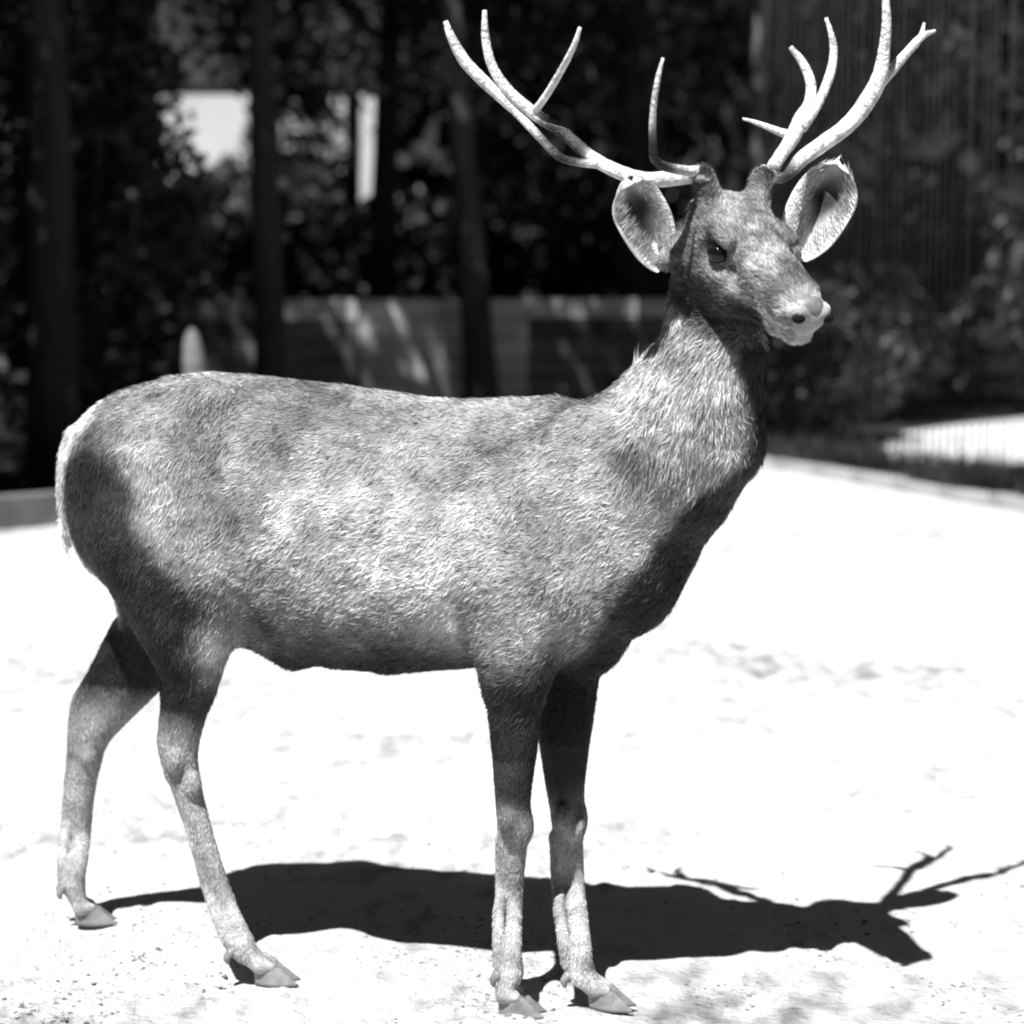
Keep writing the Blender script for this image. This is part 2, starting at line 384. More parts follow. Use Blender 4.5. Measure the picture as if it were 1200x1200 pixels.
# knuckles of hock and knee
for q_, r_ in (((205, 893, 3.895), .022), ((226, 920, 3.895), .020), ((106, 885, 4.175), .022), ((595, 962, 3.70), .020), ((612, 975, 3.705), .018), ((660, 955, 3.82), .021), ((676, 970, 3.82), .019)):
    ell(at(*q_), (BZ, BD, BN), (r_*1.2, r_*.8, r_*.9), .008)
# tail
chain([(92, 515, 4.05, .026), (78, 548, 4.05, .013), (74, 595, 4.05, .011), (80, 640, 4.05, .006)], .015)
# sheath under the belly
cone(bp(455, 770, 0), .025, bp(540, 757, 0), .018, .03)

def surface_nets(G_):
    ins = G_ < 0; c = np.zeros(tuple(n-1 for n in G_.shape), np.uint8)
    for a in (0, 1):
        for b in (0, 1):
            for e in (0, 1):
                c += ins[a:a+c.shape[0], b:b+c.shape[1], e:e+c.shape[2]]
    act = (c > 0) & (c < 8); idx = np.argwhere(act); vid = np.full(c.shape, -1, np.int32); vid[act] = np.arange(len(idx))
    pos = np.zeros((len(idx), 3)); cnt = np.zeros(len(idx))
    corners = [(a, b, e) for a in (0, 1) for b in (0, 1) for e in (0, 1)]
    vals = {k: G_[idx[:, 0]+k[0], idx[:, 1]+k[1], idx[:, 2]+k[2]] for k in corners}
    for k in corners:
        for axn in range(3):
            if k[axn] == 0:
                k2 = list(k); k2[axn] = 1; k2 = tuple(k2); v0, v1 = vals[k], vals[k2]; m = (v0 < 0) != (v1 < 0)
                t = np.where(m, v0/(v0-v1+1e-12), 0); p_ = np.tile(np.array(k, float), (len(idx), 1)); p_[:, axn] = t
                pos += p_*m[:, None]; cnt += m
    pos = idx+pos/cnt[:, None]; Fs = []
    for axn in range(3):
        o1, o2 = (axn+1) % 3, (axn+2) % 3; n = list(G_.shape)
        sA = [slice(1, -1)]*3; sA[axn] = slice(0, -1); sB = list(sA); sB[axn] = slice(1, None)
        A = ins[tuple(sA)]; B = ins[tuple(sB)]; e = np.argwhere(A != B); fl = A[tuple(e.T)]
        base = e.copy(); base[:, o1] += 1; base[:, o2] += 1
        def cell(d1, d2):
            q_ = base.copy(); q_[:, o1] -= d1; q_[:, o2] -= d2; return vid[tuple(q_.T)]
        quad = np.stack([cell(1, 1), cell(0, 1), cell(0, 0), cell(1, 0)], 1); quad[~fl] = quad[~fl][:, ::-1]; Fs.append(quad)
    return pos, np.vstack(Fs)
V, F = surface_nets(GRID); V = LO+V*H; del GRID
# light smoothing
E = np.vstack([F[:, [0, 1]], F[:, [1, 2]], F[:, [2, 3]], F[:, [3, 0]]])
for it in range(3):
    acc = np.zeros_like(V); cn = np.zeros(len(V))
    np.add.at(acc, E[:, 0], V[E[:, 1]]); np.add.at(cn, E[:, 0], 1); V = V+.5*(acc/cn[:, None]-V)
# --- coat colour by region of the animal (albedo), with some shade painted in
def pix(P):
    xc = P[:, 0]; r = P-np.array([0, 0, HC]); fw = r[:, 1]*CT-r[:, 2]*ST; up = r[:, 1]*ST+r[:, 2]*CT
    return 600+FPX*xc/fw, 600-FPX*up/fw
def body_u(P): return (P-O0) @ BD
def head_co(P): Q = P-HO; return Q @ HF, Q @ HL, Q @ HU
def blob(P, c, rr):
    return np.exp(-(((P-c)/rr)**2).sum(1))
def tone(P):
    a, b, c = head_co(P); head = sstep(-.165, -.12, c)*sstep(-.06, .0, a)*(1-sstep(.10, .14, np.abs(b)))*(P[:, 2] > 1.12)
    u = body_u(P); z = P[:, 2]; nz = vnoise(P, 9, 5); nz2 = vnoise(P, 22, 6)
    t = .43+.40*(nz-.5)+.30*(nz2-.5)+.10*(vnoise(P*np.array([1, 1, .5]), 5, 31)-.5)
    t = t*(1-.42*sstep(.86, 1.02, z)*(1-sstep(.12, .22, u)))
    t = t*(1+.45*blob(P, at(590, 590, 3.65), np.array([.10, .2, .10]))-.22*blob(P, at(385, 590, 3.75), np.array([.07, .2, .08]))+.12*blob(P, at(470, 680, 3.7), np.array([.12, .2, .05]))+.25*blob(P, at(690, 600, 3.65), np.array([.06, .2, .10])))
    # darker thighs, dark upper legs, pale lower legs
    px_, py_ = pix(P)
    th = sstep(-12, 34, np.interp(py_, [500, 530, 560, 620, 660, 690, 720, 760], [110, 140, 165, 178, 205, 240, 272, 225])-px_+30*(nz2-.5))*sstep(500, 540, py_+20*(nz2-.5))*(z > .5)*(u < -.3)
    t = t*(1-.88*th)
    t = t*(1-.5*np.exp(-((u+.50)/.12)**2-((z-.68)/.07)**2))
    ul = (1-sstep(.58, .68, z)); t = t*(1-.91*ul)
    for (x_, y_, Y_, r_, s_) in ((560, 520, 3.7, .035, .3), (620, 625, 3.65, .05, .4), (275, 600, 3.8, .05, .35), (745, 548, 3.6, .06, .62), (250, 470, 3.9, .05, .25), (425, 520, 3.75, .05, .2), (585, 745, 3.7, .05, .6), (400, 750, 3.75, .08, .45), (480, 765, 3.75, .07, .35)):  # coat patches; shade of the neck-shoulder hollow is painted in too
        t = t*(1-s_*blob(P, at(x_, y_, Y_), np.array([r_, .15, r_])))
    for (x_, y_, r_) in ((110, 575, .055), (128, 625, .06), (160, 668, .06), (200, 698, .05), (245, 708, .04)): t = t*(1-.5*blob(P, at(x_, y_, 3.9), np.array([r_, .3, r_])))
    bel = (u > -.5)*(u < .1)*(1-sstep(.60, .70, z))*(z > .45); t = t*(1-.5*bel)  # belly shade painted into the coat as a darker tone
    t = t+.55*blob(P, at(531, 738, 3.65), np.array([.016, .12, .032]))
    low = (1-sstep(.25, .40, z)); t = t*(1-low)+low*(.40+.34*(vnoise(P*np.array([1, 1, .10]), 55, 9)-.5)+.12*(1-sstep(.05, .2, z)))
    t = t+.50*blob(P, at(250, 768, 3.85), np.array([.026, .10, .055]))
    hind = (u < -.35)*(1-sstep(.42, .52, z)); t = t*(1-.7*hind)+.7*hind*.42
    # front edge of the gaskin pale
    rump = (1-sstep(-.87, -.855, u))*sstep(.60, .70, z)*sstep(-.10, -.07, (P-O0) @ BN); t = t*(1-rump)+rump*.6
    # shade on the breast and throat front, painted into the coat
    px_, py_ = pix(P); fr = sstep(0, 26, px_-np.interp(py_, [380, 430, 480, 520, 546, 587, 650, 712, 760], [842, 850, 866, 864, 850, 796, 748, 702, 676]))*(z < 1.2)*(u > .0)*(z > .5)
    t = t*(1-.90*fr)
    # head
    ht = .225+.22*(nz2-.5)+.20*(vnoise(P, 45, 33)-.5)
    ht = ht*(1-.75*np.exp(-((a-.095)/.036)**2-((c-.006)/.026)**2)*(np.abs(b) > .035))      # ring round the eye
    ht = ht+.28*np.exp(-((a-.120)/.034)**2-((c+.030)/.014)**2)*(np.abs(b) > .02)
    ht = ht*(1-.80*(1-sstep(-.062, -.040, c))*(a < .235))
    ht = ht*(1-.85*(1-sstep(.0, .035, a))*sstep(.045, .06, np.abs(b)))
    mz = sstep(.262, .275, a); ht = ht*(1-mz)+mz*.40
    ht = np.where((a > .24) & (c < -.035), .45, ht)
    ns = sstep(.288, .305, a)*(c > -.03); ht = ht*(1-ns)+ns*.42
    ht = ht*(1-.45*np.exp(-((a-.245)/.016)**2)*(c > -.03))
    t = t*(1-head)+ht*head
    return np.clip(t, .018, .78)
foot0 = O0.copy()
deer = empty('deer', (float(O0[0]-.3), 3.95, 0), 'antlered stag standing side-on in the sunlit white yard, head turned to the camera', 'deer')
body = mesh_obj('body', V, F, M['skin'], deer)
def set_attr(o, name, vals):
    A = o.data.attributes.new(name, 'FLOAT', 'POINT'); A.data.foreach_set('value', np.asarray(vals, np.float32))
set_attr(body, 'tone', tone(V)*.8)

# --- hair: short tapered ribbons lying along the coat
tri = np.vstack([F[:, [0, 1, 2]], F[:, [0, 2, 3]]]); A_, B_, C_ = V[tri[:, 0]], V[tri[:, 1]], V[tri[:, 2]]
cr = np.cross(B_-A_, C_-A_); area = np.linalg.norm(cr, axis=1)/2; ctr = (A_+B_+C_)/3
VN = np.zeros_like(V)
for k in range(3): np.add.at(VN, tri[:, k], cr)
VN /= np.linalg.norm(VN, axis=1)[:, None]+1e-12
a_, b_, c_ = head_co(ctr); isH = (a_ > -.03) & (c_ > -.125-.1*a_) & (ctr[:, 2] > 1.1) & (np.abs(b_) < .13)
dens = np.where(isH, 4.0, 1.0+1.4*(1-sstep(.35, .62, ctr[:, 2]))); dens = dens*np.where(isH & (a_ > .30), 0, 1)
dens = dens*np.where(ctr[:, 2] < .045, 0, 1)
w = area*dens; w /= w.sum()
NH = 330000
ti = rng.choice(len(tri), NH, p=w); r1 = np.sqrt(rng.random(NH)); r2 = rng.random(NH)
wa, wb, wc = (1-r1), r1*(1-r2), r1*r2
P = A_[ti]*wa[:, None]+B_[ti]*wb[:, None]+C_[ti]*wc[:, None]
Nn = VN[tri[ti, 0]]*wa[:, None]+VN[tri[ti, 1]]*wb[:, None]+VN[tri[ti, 2]]*wc[:, None]; Nn /= np.linalg.norm(Nn, axis=1)[:, None]
a_, b_, c_ = head_co(P); u_ = body_u(P); z_ = P[:, 2]
head = sstep(-.05, .02, a_)*sstep(-.15, -.11, c_)*(z_ > 1.05)*(np.abs(b_) < .13); leg = 1-sstep(.42, .58, z_)
neck = sstep(.14, .24, u_)*sstep(.86, .96, z_)*(1-head)
flow = -BD[None]*.95+np.array([0, 0, -.42])+0*P
flow = flow*(1-neck[:, None])+neck[:, None]*np.array([-.35, .1, -1.0])
flow = flow*(1-leg[:, None])+leg[:, None]*np.array([-.12, 0, -1.0])
flow = flow*(1-head[:, None])+head[:, None]*(-HF[None]+0*P)
th_ = (1-sstep(-.62, -.5, u_)); flow = flow+th_[:, None]*np.array([.35, 0, -.9])
wob = np.stack([vnoise(P, 16, s)-.5 for s in (11, 12, 13)], 1)*0.75+np.stack([vnoise(P, 60, s)-.5 for s in (14, 15, 16)], 1)*1.0
flow = flow/np.linalg.norm(flow, axis=1)[:, None]+wob*(1-.6*np.maximum(leg, head))[:, None]+rng.normal(0, .22, P.shape)
T = flow-(flow*Nn).sum(1)[:, None]*Nn; T /= np.linalg.norm(T, axis=1)[:, None]+1e-9
LN = (.0155*(1-leg)+.0075*leg)*(1-head)+.011*head; LN = LN+neck*.008; LN *= rng.uniform(.6, 1.25, NH)
WD = (.0014*(1-leg)+.0010*leg)*(1-head)+.0012*head; WD *= rng.uniform(.7, 1.3, NH)
lift = rng.uniform(.05, .32, NH)*(1+1.1*(vnoise(P, 30, 17)-.4)); lift *= (1-.1*head)*(1-.2*leg)
roll = rng.normal(0, .45, NH)
Sd = np.cross(Nn, T); Sd = Sd*np.cos(roll)[:, None]+Nn*np.sin(roll)[:, None]
def ribbons(P, T, Nn, Sd, LN, WD, lift):
    n = len(P); p1 = P+T*(LN*.5)[:, None]+Nn*(LN*lift*.62)[:, None]; p2 = P+T*LN[:, None]+Nn*(LN*lift*.85)[:, None]
    Vr = np.stack([P-Sd*(WD/2)[:, None], P+Sd*(WD/2)[:, None], p1-Sd*(WD*.42)[:, None], p1+Sd*(WD*.42)[:, None], p2], 1).reshape(-1, 3)
    b = (np.arange(n)*5)[:, None]; tr = np.concatenate([b+np.array([[0, 1, 3]]), b+np.array([[0, 3, 2]]), b+np.array([[2, 3, 4]])], 1).reshape(-1, 3)
    return Vr, tr
Vr, Fr = ribbons(P-Nn*(.001-.0008*np.maximum(leg, head))[:, None], T, Nn, Sd, LN, WD, lift)
fur = mesh_obj('coat_hair', Vr, Fr, M['fur'], body); fur['kind'] = 'stuff'
fk = (.22+.9*vnoise(P*np.array([.55, .55, 1]), 150, 71)+.75*vnoise(P*np.array([.5, .5, 1]), 75, 72)); fk = fk*(1-.7*leg)+.7*leg
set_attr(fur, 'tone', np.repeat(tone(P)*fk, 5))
# tuft of longer mane hairs on the nape
def tuft(n, c, spread, dirv, ln, wd, tn, parent, name, jitter=.18, m='fur'):
    P = c+rng.normal(0, 1, (n, 3))*spread; D = dirv+rng.normal(0, jitter, (n, 3)); D /= np.linalg.norm(D, axis=1)[:, None]
    Nv = np.tile(np.array([-.2, -.8, .5]), (n, 1)); Nv = Nv-(Nv*D).sum(1)[:, None]*D; Nv /= np.linalg.norm(Nv, axis=1)[:, None]
    Sv = np.cross(Nv, D); Vr, Fr = ribbons(P, D, Nv, Sv, ln*rng.uniform(.5, 1.1, n), np.full(n, wd), rng.uniform(-.1, .25, n))
    o = mesh_obj(name, Vr, Fr, M[m], parent); o['kind'] = 'stuff'
    set_attr(o, 'tone', np.full(len(Vr), tn)); return o
tuft(34, at(743, 452, 3.72), np.array([.004, .010, .008]), np.array([.16, 0, 1.0]), .062, .0014, .5, body, 'nape_hair', .10)
tuft(110, at(76, 605, 4.05), np.array([.004, .010, .025]), np.array([.10, 0, -1.0]), .034, .0014, .62, body, 'tail_hair', .16)

# --- ears
def ear(s, base_px, tip_px, open_dir, L_, W_, curl=72, name='ear'):
    base = at(*base_px); tip = at(*tip_px); axd = tip-base; Ln = np.linalg.norm(axd); axd /= Ln
    fr = open_dir-axd*axd.dot(open_dir); fr = unit(fr); sd = np.cross(axd, fr)
    NS, NT = 22, 18; rows = []
    for off in (0, 1):
        for i in range(NS+1):
            q = i/NS; wd = W_*max(0, 1-abs((q*.95+.05-.56)/.56 if q*.95+.05 < .56 else (q*.95+.05-.56)/.44)**2.3)**.5*(.86+.14*q)+.0015
            ph = math.radians(curl)*(1-.45*q)
            for j in range(NT+1):
                t = -1+2*j/NT; ang = t*ph; R = wd/math.sin(ph) if ph > .1 else wd
                R2 = R-off*.0035
                wave = .0025*math.sin(t*9+i*.5)*(q > .15)
                pnt = base+axd*(Ln*q*(1-.10*t*t*q))+sd*(R2*math.sin(ang))+fr*(-R2*math.cos(ang)+R*math.cos(ph)*.6+wave)
                rows.append(pnt)
    Vv = np.array(rows); n1 = (NS+1)*(NT+1); Fq = []
    g = lambda o, i, j: o*n1+i*(NT+1)+j
    for i in range(NS):
        for j in range(NT):
            Fq.append([g(0, i, j), g(0, i, j+1), g(0, i+1, j+1), g(0, i+1, j)]); Fq.append([g(1, i, j), g(1, i+1, j), g(1, i+1, j+1), g(1, i, j+1)])
        Fq.append([g(0, i, 0), g(0, i+1, 0), g(1, i+1, 0), g(1, i, 0)]); Fq.append([g(0, i, NT), g(1, i, NT), g(1, i+1, NT), g(0, i+1, NT)])
    for j in range(NT): Fq.append([g(0, NS, j), g(0, NS, j+1), g(1, NS, j+1), g(1, NS, j)])
    o = mesh_obj(name, Vv, Fq, M['skin'], deer)
    tn = np.zeros(len(Vv))
    for off in (0, 1):
        for i in range(NS+1):
            for j in range(NT+1):
                t = abs(-1+2*j/NT); q = i/NS; rim = max(sstep(.62, .95, t), sstep(.84, .97, q))
                dk = math.exp(-(((q-.58)/.27)**2+((t+.12*math.sin(q*17))/.55)**2)**1.6); tn[g(off, i, j)] = (.26+.36*rim) if off == 0 else (.68+.10*rim)*(1-.96*dk)
    set_attr(o, 'tone', tn)
    # pale hair growing in from the rims
    PP = []; DD = []; NN = []
    for k in range(1500):
        i = int(rng.integers(2, NS-1)); sgn = random.choice((-1, 1)); tt = sgn*random.uniform(.1 if i < 9 else .45, 1.0); j = int(round((tt+1)/2*NT))
        v0 = Vv[g(1, i, j)]; q = i/NS; cen = base+axd*(Ln*q)
        dv = unit(cen-v0)*random.uniform(.5, 1)+axd*random.uniform(.1, .9)+fr*random.uniform(0, .5)
        PP.append(v0); DD.append(unit(dv)); NN.append(fr)
    PP, DD, NN = map(np.array, (PP, DD, NN)); NN = NN-(NN*DD).sum(1)[:, None]*DD; NN /= np.linalg.norm(NN, axis=1)[:, None]
    Vr, Fr = ribbons(PP, DD, NN, np.cross(NN, DD), rng.uniform(.010, .036, len(PP))*rng.random(len(PP))**.6, np.full(len(PP), .0015), rng.uniform(0, .3, len(PP)))
    e = mesh_obj('ear_hair', Vr, Fr, M['fur'], o); e['kind'] = 'stuff'; set_attr(e, 'tone', np.full(len(Vr), .72))
    return o
ear(-1, (783, 314, 3.57), (738, 203, 3.53), np.array([.0, -1, .50]), .16, .050, 52)
ear(1, (930, 300, 3.69), (986, 181, 3.70), np.array([-.15, -1, .50]), .17, .060, 52)

# --- eyes
def sphere(c, r, nu=20, nv=12, sc=(1, 1, 1), axes=((1, 0, 0), (0, 1, 0), (0, 0, 1))):
    Vv = []; Fq = []
    for i in range(nv+1):
        for j in range(nu):
            th = PI*i/nv; ph = 2*PI*j/nu; q = np.array([math.sin(th)*math.cos(ph), math.sin(th)*math.sin(ph), math.cos(th)])*np.array(sc)*r
            Vv.append(np.array(c)+sum(q[m]*np.array(axes[m]) for m in range(3)))
    for i in range(nv):
        for j in range(nu): Fq.append([i*nu+j, (i+1)*nu+j, (i+1)*nu+(j+1) % nu, i*nu+(j+1) % nu])
    return np.array(Vv), Fq
for s in (-1, 1):
    mesh_obj('eye', *sphere(hp(.101, s*.0650, -.001), .0195, sc=(1.15, .95, .85), axes=HEAD), M['eye'], deer)
# --- nose pad
Vn, Fn = sphere(hp(.284, 0, .001), .022, 24, 14, sc=(1.20, 1.45, .90), axes=HEAD)
mesh_obj('nose', Vn, Fn, M['nose'], deer)
for s in (-1, 1):
    mesh_obj('nostril', *sphere(hp(.3075, s*.028, -.007), .0112, 14, 8, sc=(.8, 1.1, .75), axes=HEAD), M['hollow'], deer)

# --- hooves and dewclaws
def hoof(c, f, lat, s, L_=.090, W_=.031, Hh=.044):
    Vv = []; Fq = []; NR, NS_ = 7, 14
    for i in range(NR+1):
        q = i/NR; hgt = q*Hh; sc = 1-.36*q
        for j in range(NS_):
            a = 2*PI*j/NS_; x = math.cos(a); y = math.sin(a)
            fx = (x*.5+.5)*L_*sc if x > 0 else .5*L_*sc+x*.5*L_*sc*.9
            wy = y*W_*.5*(1-.55*max(0, x)**2)*(1-.15*q)
            hz_ = hgt*(1-.35*max(0, x)) 
            Vv.append(c+f*(fx-L_)+lat*wy+BZ*(hz_+.001)+f*0)
    for i in range(NR):
        for j in range(NS_): Fq.append([i*NS_+j, i*NS_+(j+1) % NS_, (i+1)*NS_+(j+1) % NS_, (i+1)*NS_+j])
    Fq.append(list(range(NS_))[::-1]); Fq.append([NR*NS_+k for k in range(NS_)])
    return np.array(Vv), Fq
for nm, (T_, f, lat, fe) in feet.items():
    for s in (-1, 1):
        v, q = hoof(T_+lat*s*.018, unit(f+lat*s*.14), lat, s); mesh_obj('hoof', v, q, M['hoof'], deer)
        v, q = tube([list(fe-f*.018+lat*s*.014-BZ*.002)+[.009], list(fe-f*.028+lat*s*.017-BZ*.014)+[.0075], list(fe-f*.026+lat*s*.018-BZ*.026)+[.003]], 8, 3)
        mesh_obj('dewclaw', v, q, M['hoof'], deer)

# --- antlers: traced as forked beams, each with its own depth
def tine(pts, n=7):
    rows = [list(at(px, py, Y))+[r] for px, py, Y, r in pts]
    return tube(rows, 12, n, .07, thin=.88)
b1 = hp(-.010, -.064, .088); b2 = hp(-.010, .064, .088)
def row(p_, r): return list(p_)+[r]
A1 = [
    tube([row(b1, .017)]+[row(at(*q[:3]), q[3]) for q in ((762, 211, 3.60, .0150), (722, 200, 3.66, .0140), (690, 182, 3.71, .0130), (660, 155, 3.75, .0120), (640, 143, 3.77, .0120), (622, 130, 3.78, .0125), (597, 108, 3.79, .0115), (577, 78, 3.80, .0100), (569, 45, 3.80, .0085), (568, 12, 3.80, .0045))], 12, 6, .07, thin=.88),
    tine([(624, 134, 3.78, .0085), (640, 112, 3.74, .0075), (658, 82, 3.70, .0070), (672, 55, 3.67, .0060), (680, 32, 3.66, .0035)]),
    tine([(705, 192, 3.68, .0100), (678, 190, 3.72, .0085), (655, 183, 3.76, .0085), (632, 160, 3.77, .0085), (604, 130, 3.79, .0095), (572, 100, 3.80, .0120), (545, 72, 3.81, .0120), (530, 46, 3.81, .0095), (522, 25, 3.81, .0050)]),
    tube([row(b1-HU*.0, .012)]+[row(at(*q[:3]), q[3]) for q in ((772, 192, 3.50, .0100), (765, 160, 3.46, .0080), (766, 125, 3.44, .0065), (771, 92, 3.43, .0055), (777, 68, 3.43, .0030))], 10, 6, .07, thin=.78),
]
A2 = [
    tube([row(b2, .019)]+[row(at(*q[:3]), q[3]) for q in ((897, 213, 3.66, .0180), (912, 186, 3.75, .0130), (928, 163, 3.84, .0155), (938, 140, 3.89, .0150), (948, 122, 3.92, .0125), (950, 98, 3.94, .0110), (941, 74, 3.95, .0090), (926, 55, 3.95, .0050))], 12, 6, .07, thin=.88),
    tine([(933, 158, 3.85, .0110), (918, 156, 3.87, .0090), (900, 149, 3.89, .0065), (884, 143, 3.90, .0045), (870, 139, 3.90, .0025)]),
    tine([(940, 150, 3.86, .0110), (952, 132, 3.90, .0110), (963, 112, 3.94, .0100), (973, 86, 3.98, .0100), (977, 60, 4.0, .0085), (974, 40, 4.0, .0065), (968, 21, 4.0, .0035)]),
    tube([row(b2-HF*.01, .016)]+[row(at(*q[:3]), q[3]) for q in ((918, 208, 3.66, .0105), (940, 186, 3.70, .0150), (965, 168, 3.74, .0165), (992, 148, 3.76, .0165), (1014, 122, 3.78, .0175), (1030, 92, 3.78, .0165), (1036, 60, 3.78, .0120), (1039, 25, 3.78, .0095), (1037, -12, 3.78, .0065), (1034, -30, 3.78, .003))], 12, 6, .07, thin=.88),
    tine([(1020, 108, 3.78, .0130), (1040, 88, 3.80, .0110), (1060, 65, 3.83, .0095), (1080, 43, 3.85, .0075), (1096, 36, 3.86, .0030)]),
    tine([(1072, 54, 3.845, .0070), (1080, 40, 3.86, .0060), (1083, 27, 3.87, .0025)], 5),
]
for parts in (A1, A2):
    v, f = merge(parts); o = mesh_obj('antler', v, f, M['antler'], deer)
    tn = np.full(len(v), .74)+.3*(vnoise(v, 70, 41)-.5)
    for c_, rr in ((at(682, 181, 3.72), .026), (at(667, 168, 3.745), .050), (at(650, 152, 3.77), .036), (at(662, 188, 3.75), .030), (at(772, 196, 3.50), .045), (at(767, 172, 3.47), .035), (at(914, 206, 3.67), .045), (at(900, 240, 3.62), .03), (at(770, 212, 3.56), .02)):
        tn *= 1-.96*np.exp(-(((v-c_)/rr)**2).sum(1)**2)
    set_attr(o, 'tone', tn)
for b in (b1, b2):   # rough burr at the foot of the beam
    rows = []
    ringv, ringf = sphere(b-HU*.004, .024, 18, 8, sc=(1, 1, .42), axes=HEAD)
    ringv += (rng.random(ringv.shape)-.5)*.003; set_attr(mesh_obj('antler_burr', ringv, ringf, M['antler'], deer), 'tone', np.full(len(ringv), .22))

# ------------------------------------------------------------------ small stones and clods on the sand
def pebbles(n, fx, fy, lo, hi, name, m):
    Vv = []; Ff = []; base = np.array([[1, 0, 0], [-.8, .2, 0], [.1, 1, .0], [0, -1, .1], [0.1, 0, .8], [0, .1, -.8]])
    tris = np.array([[0, 2, 4], [2, 1, 4], [1, 3, 4], [3, 0, 4], [2, 0, 5], [1, 2, 5], [3, 1, 5], [0, 3, 5]])
    for k in range(n):
        x, y = fx(), fy()
        while vnoise(np.array([[x, y, 0]]), 5, 77)[0] < .35+.4*random.random(): x, y = fx(), fy()
        s = random.uniform(lo, hi)*random.uniform(.5, 1); a = random.random()*6.28
        R = np.array([[math.cos(a), -math.sin(a), 0], [math.sin(a), math.cos(a), 0], [0, 0, 1]])
        v = (base*(1+.3*(rng.random((6, 3))-.5))*np.array([s, s*random.uniform(.5, 1), s*.5])) @ R.T
        Vv.append(v+np.array([x, y, 0])); Ff.append(tris+6*k)
    Vv = np.vstack(Vv); c = Vv.reshape(-1, 6, 3).mean(1); z = ground_z(c); Vv[:, 2] += np.repeat(z, 6)
    o = mesh_obj(name, Vv, np.vstack(Ff), m, smooth=False); return o
pb = pebbles(2200, lambda: random.uniform(-1.3, 1.4), lambda: 3.45+abs(random.gauss(0, .45)), .003, .010, 'gravel', M['pebble'])
tag(pb, 'scattered small dark grit on the pale sand around the hooves', 'gravel', kind='stuff')

# ------------------------------------------------------------------ beyond the yard
EC = np.array([1.72, 15.2]); EL = np.array([-2.72, 11.1]); ER = np.array([2.95, 11.9])
dl = (EL-EC)/np.linalg.norm(EL-EC); dr = (ER-EC)/np.linalg.norm(ER-EC)
PL = EC+dl*40; PR = EC+dr*30
# forest floor: sheet beyond the fences
fl = [PL, EC, PR, PR+np.array([60, 0]), np.array([90, 120]), np.array([-90, 120]), PL+np.array([-60, 0])]
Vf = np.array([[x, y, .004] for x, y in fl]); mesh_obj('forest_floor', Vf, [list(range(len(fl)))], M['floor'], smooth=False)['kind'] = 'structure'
pth = [(2.75, 15.2), (3.2, 14.9), (6, 15.2), (12, 16), (13, 23), (5.2, 20.4), (4.1, 19.2), (3.4, 18.2), (2.95, 16.8)]
mesh_obj('path', np.array([[x, y, .008] for x, y in pth]), [list(range(len(pth)))], M['path'], smooth=False)['kind'] = 'structure'

# kerb stones along the left edge
def kerb(a, b, n, h, w, label, m='stone'):
    e = empty('kerb', (a[0], a[1], 0), label, 'kerb'); d = (b-a)/n; ang = math.atan2(d[1], d[0]); R = Matrix.Rotation(ang, 3, 'Z')
    v, f = box((0, 0, h/2-.02), (np.linalg.norm(d)*.97, w, h+.04)); me = None
    for i in range(n):
        c = a+d*(i+.5)
        if me is None:
            o = mesh_obj('stone', v, f, M[m], smooth=False); me = o.data
        else: o = bpy.data.objects.new('stone', me); COL.objects.link(o)
        o.parent = e; o.location = (c[0]-a[0], c[1]-a[1], random.uniform(-.015, .01)); o.rotation_euler = (0, 0, ang+random.uniform(-.01, .01))
kerb(EC+dl*3.2, EC+dl*12, 18, .17, .14, 'low grey stone kerb edging the yard at far left behind the rump')

kerb(EC, EC+dr*8.5, 16, .07, .16, 'low pale kerb along the foot of the wire fence at right', 'pale_stone')
# wire fences: posts, rails and upright wires
def bar(r, h, sides=6):
    v = []; f = []
    for z in (0, h):
        for k in range(sides): v.append([r*math.cos(2*PI*k/sides), r*math.sin(2*PI*k/sides), z])
    for k in range(sides): f.append([k, (k+1) % sides, sides+(k+1) % sides, sides+k])
    f.append(list(range(sides))[::-1]); f.append([sides+k for k in range(sides)]); return np.array(v), f
def wire_fence(a, b, h, sp, post_sp, label):
    e = empty('wire_fence', (a[0], a[1], 0), label, 'fence'); Ln = np.linalg.norm(b-a); d = (b-a)/Ln; ang = math.atan2(d[1], d[0])
    first = {}
    def put(name, mk, t, z=0, rot=0, tilt=0):
        if name not in first:
            v, f = mk(); o = mesh_obj(name, v, f, M['darkwood'] if name == 'post' else M['wire']); first[name] = o.data
        else: o = bpy.data.objects.new(name, first[name]); COL.objects.link(o)
        o.parent = e; o.location = (d[0]*t, d[1]*t, z); o.rotation_euler = (tilt, tilt, rot)
    t = 0
    while t < Ln: put('post', lambda: bar(.045, h+.1, 8), t, tilt=random.uniform(-.01, .01)); t += post_sp
    t = .04
    while t < Ln: put('wire', lambda: bar(.0052, h, 5), t, tilt=random.uniform(-.004, .004)); t += sp
    for z in (.05, h-.02):
        o = mesh_obj('rail', *tube([[0, 0, z, .004], [d[0]*Ln/2, d[1]*Ln/2, z, .004], [d[0]*Ln, d[1]*Ln, z, .004]], 6, 2), M['wire'])
        o.parent = e
wire_fence(EC, EC+dr*8.5, 3.4, .085, 4.3, 'tall thin wire fence closing the right side of the yard')

